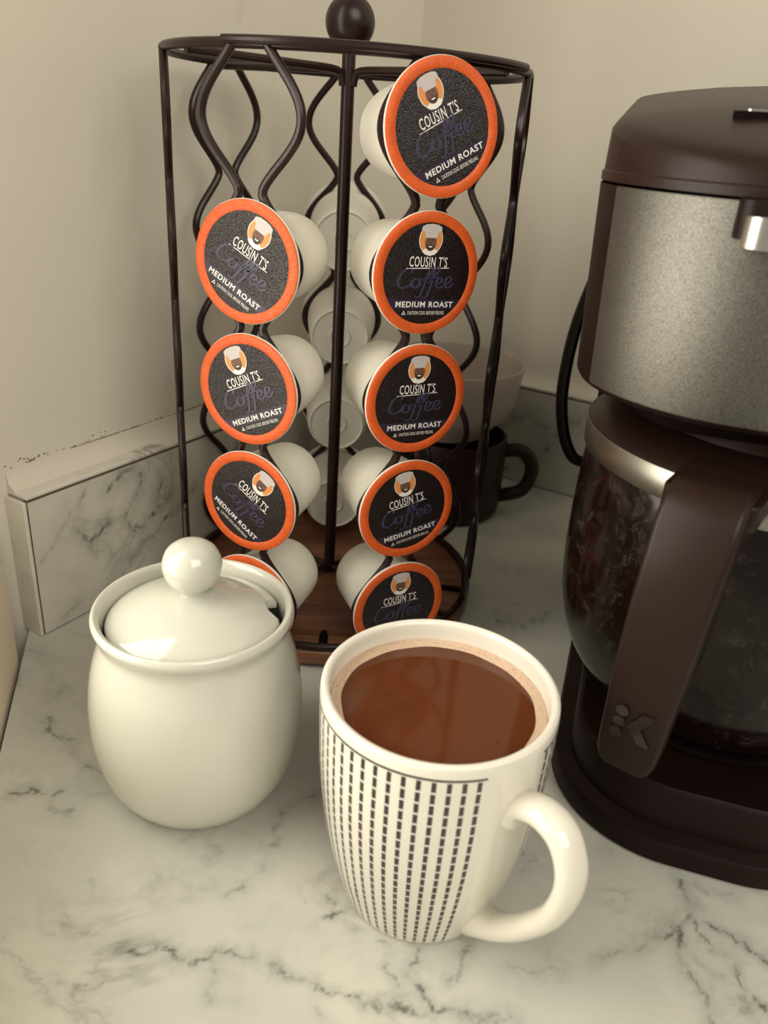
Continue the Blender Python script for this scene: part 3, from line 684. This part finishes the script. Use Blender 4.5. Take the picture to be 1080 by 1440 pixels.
# ------------------------------------------------------------------ carafe
cr = empty('coffee_carafe', (o_.x, o_.y, 34.8), AM); T(cr, 'dark glass coffee carafe with black handle inside the coffee maker', 'carafe')
gp = spline([(.01, .6, 0), (46, .6, 0), (53, 2, 0), (60, 8, 0), (67, 19, 0), (72, 35, 0), (74.2, 52, 0), (74.6, 70, 0), (74.2, 90, 0), (73.4, 104, 0), (72.4, 112, 0)], 6)
gi = [(max(p.x-1.8, .01), p.y+(1.8 if p.y < 5 else 0)) for p in reversed(gp)]
MB().lathe([(p.x, p.y) for p in gp]+gi, 96).build('glass', M['glass'], cr, smooth=60)
MB().lathe([(71.8, 110.5), (74.6, 110.5), (75.0, 111.2), (75.0, 121.0), (74.6, 121.6), (71.8, 121.6)], 96, close=True).build('rim_band', M['rim'], cr)
MB().lathe([(.01, 134), (48, 134), (52, 133), (54, 129), (66, 126.4), (72.6, 123.6), (74.4, 121.8), (70, 121), (.01, 121)], 96).build('carafe_lid', M['satin'], cr, smooth=40)
bt = rad(-18.4)
hd = empty('x'); bpy.data.objects.remove(hd)
# handle in its own frame: +Y outwards from the carafe axis
def hring(y_c, z, half, thick, r=2.6):
    return rrect(-half, half, y_c-thick, y_c, r, z, 4)
rows_h = [(82, 129, 12.5, 20), (98, 130, 12.6, 20), (107.5, 124, 12.7, 18), (111.8, 112, 12.7, 15), (113.6, 96, 12.5, 14), (114.0, 78, 12.2, 14), (113.2, 60, 11.8, 13), (111.8, 44, 11.3, 12), (110.2, 30, 10.9, 11), (109.2, 23, 9.8, 10), (108.8, 20.2, 7.5, 9)]
prof_o = spline([(a, b, 0) for a, b, _, _ in rows_h], 4); hh = spline([(c, d, 0) for _, _, c, d in rows_h], 4)
rings = []
for i, p in enumerate(prof_o):
    t = (prof_o[min(i+1, len(prof_o)-1)]-prof_o[max(i-1, 0)]).normalized(); inn = Vector((-t.y, t.x, 0))
    if inn.x > 0 and i > 6: inn = -inn
    inn = Vector((t.y, -t.x, 0))                      # to the axis side
    half, th_ = hh[i].x, hh[i].y; r_ = 2.2; ring = []
    for (u, w_, a0) in ((-half+r_, r_, 180), (half-r_, r_, 270), (half-r_, th_-r_, 0), (-half+r_, th_-r_, 90)):
        for k_ in range(5):
            a = rad(a0+90*k_/4); uu = u+r_*math.cos(a)-4.2*(1-min(max((p.y-20)/90, 0), 1)); ww = w_+r_*math.sin(a)
            q = p+inn*ww; ring.append((uu, -q.x, q.y))
    rings.append(ring)
hb = MB(); hb.loft(rings); ho = hb.build('handle', M['satin'], cr, smooth=40); ho.rotation_euler = (0, 0, bt)
br = MB(); br.loft([[(x, y, z) for x, y, z in rrect(-15, 15, -100, -66, 4, z, 5)] for z in (118.5, 127.5)]); b_o = br.build('hinge_bracket', M['satin'], cr, bevel=.8); b_o.rotation_euler = (0, 0, bt)
# glossy emblem at the foot of the handle
v, f = emblem(); em = MB(); em.add([(x*1.7-8.0, -111.0-.11*(12+y*1.7), 43+y*1.7) for x, y in v], f)
eo = em.build('handle_emblem', M['gloss'], ho, smooth=0); 
md = eo.modifiers.new('s', 'SOLIDIFY'); md.thickness = .0006; md.offset = 0

# ------------------------------------------------------------------ behind: bowl on a dark mug
bm_ = empty('brown_mug', (88, 126, 0), rad(-12)); T(bm_, 'dark brown mug standing behind the wire carousel, pale bowl on top', 'mug')
MB().lathe([(.01, 1), (30, 1), (34, 0), (38, 2), (39.6, 8), (40, 30), (40, 58), (39.4, 61), (37.5, 61), (36.8, 58), (36.5, 8), (.01, 5)], 72).build('body', M['backmug'], bm_, smooth=50)
MB().tube(spline([(38, 0, 50), (50, 0, 52), (59, 0, 44), (60, 0, 32), (54, 0, 20), (38, 0, 14)], 6), 5.2, 14).build('handle', M['backmug'], bm_, smooth=70)
bb = empty('pale_bowl', (81, 130, 61.2)); T(bb, 'pale stoneware bowl resting on the dark brown mug behind the carousel', 'bowl')
MB().lathe([(.01, 1.5), (27, 1.5), (29, 0), (31, .2), (33, 4), (41, 12), (48.5, 24), (51.5, 40), (53.4, 51.5), (53.0, 52.6), (52.0, 52.6), (51, 50), (50, 36), (43, 20), (33, 9), (.01, 6)], 96).build('body', M['backbowl'], bb, smooth=50)
bpy.context.view_layer.update()
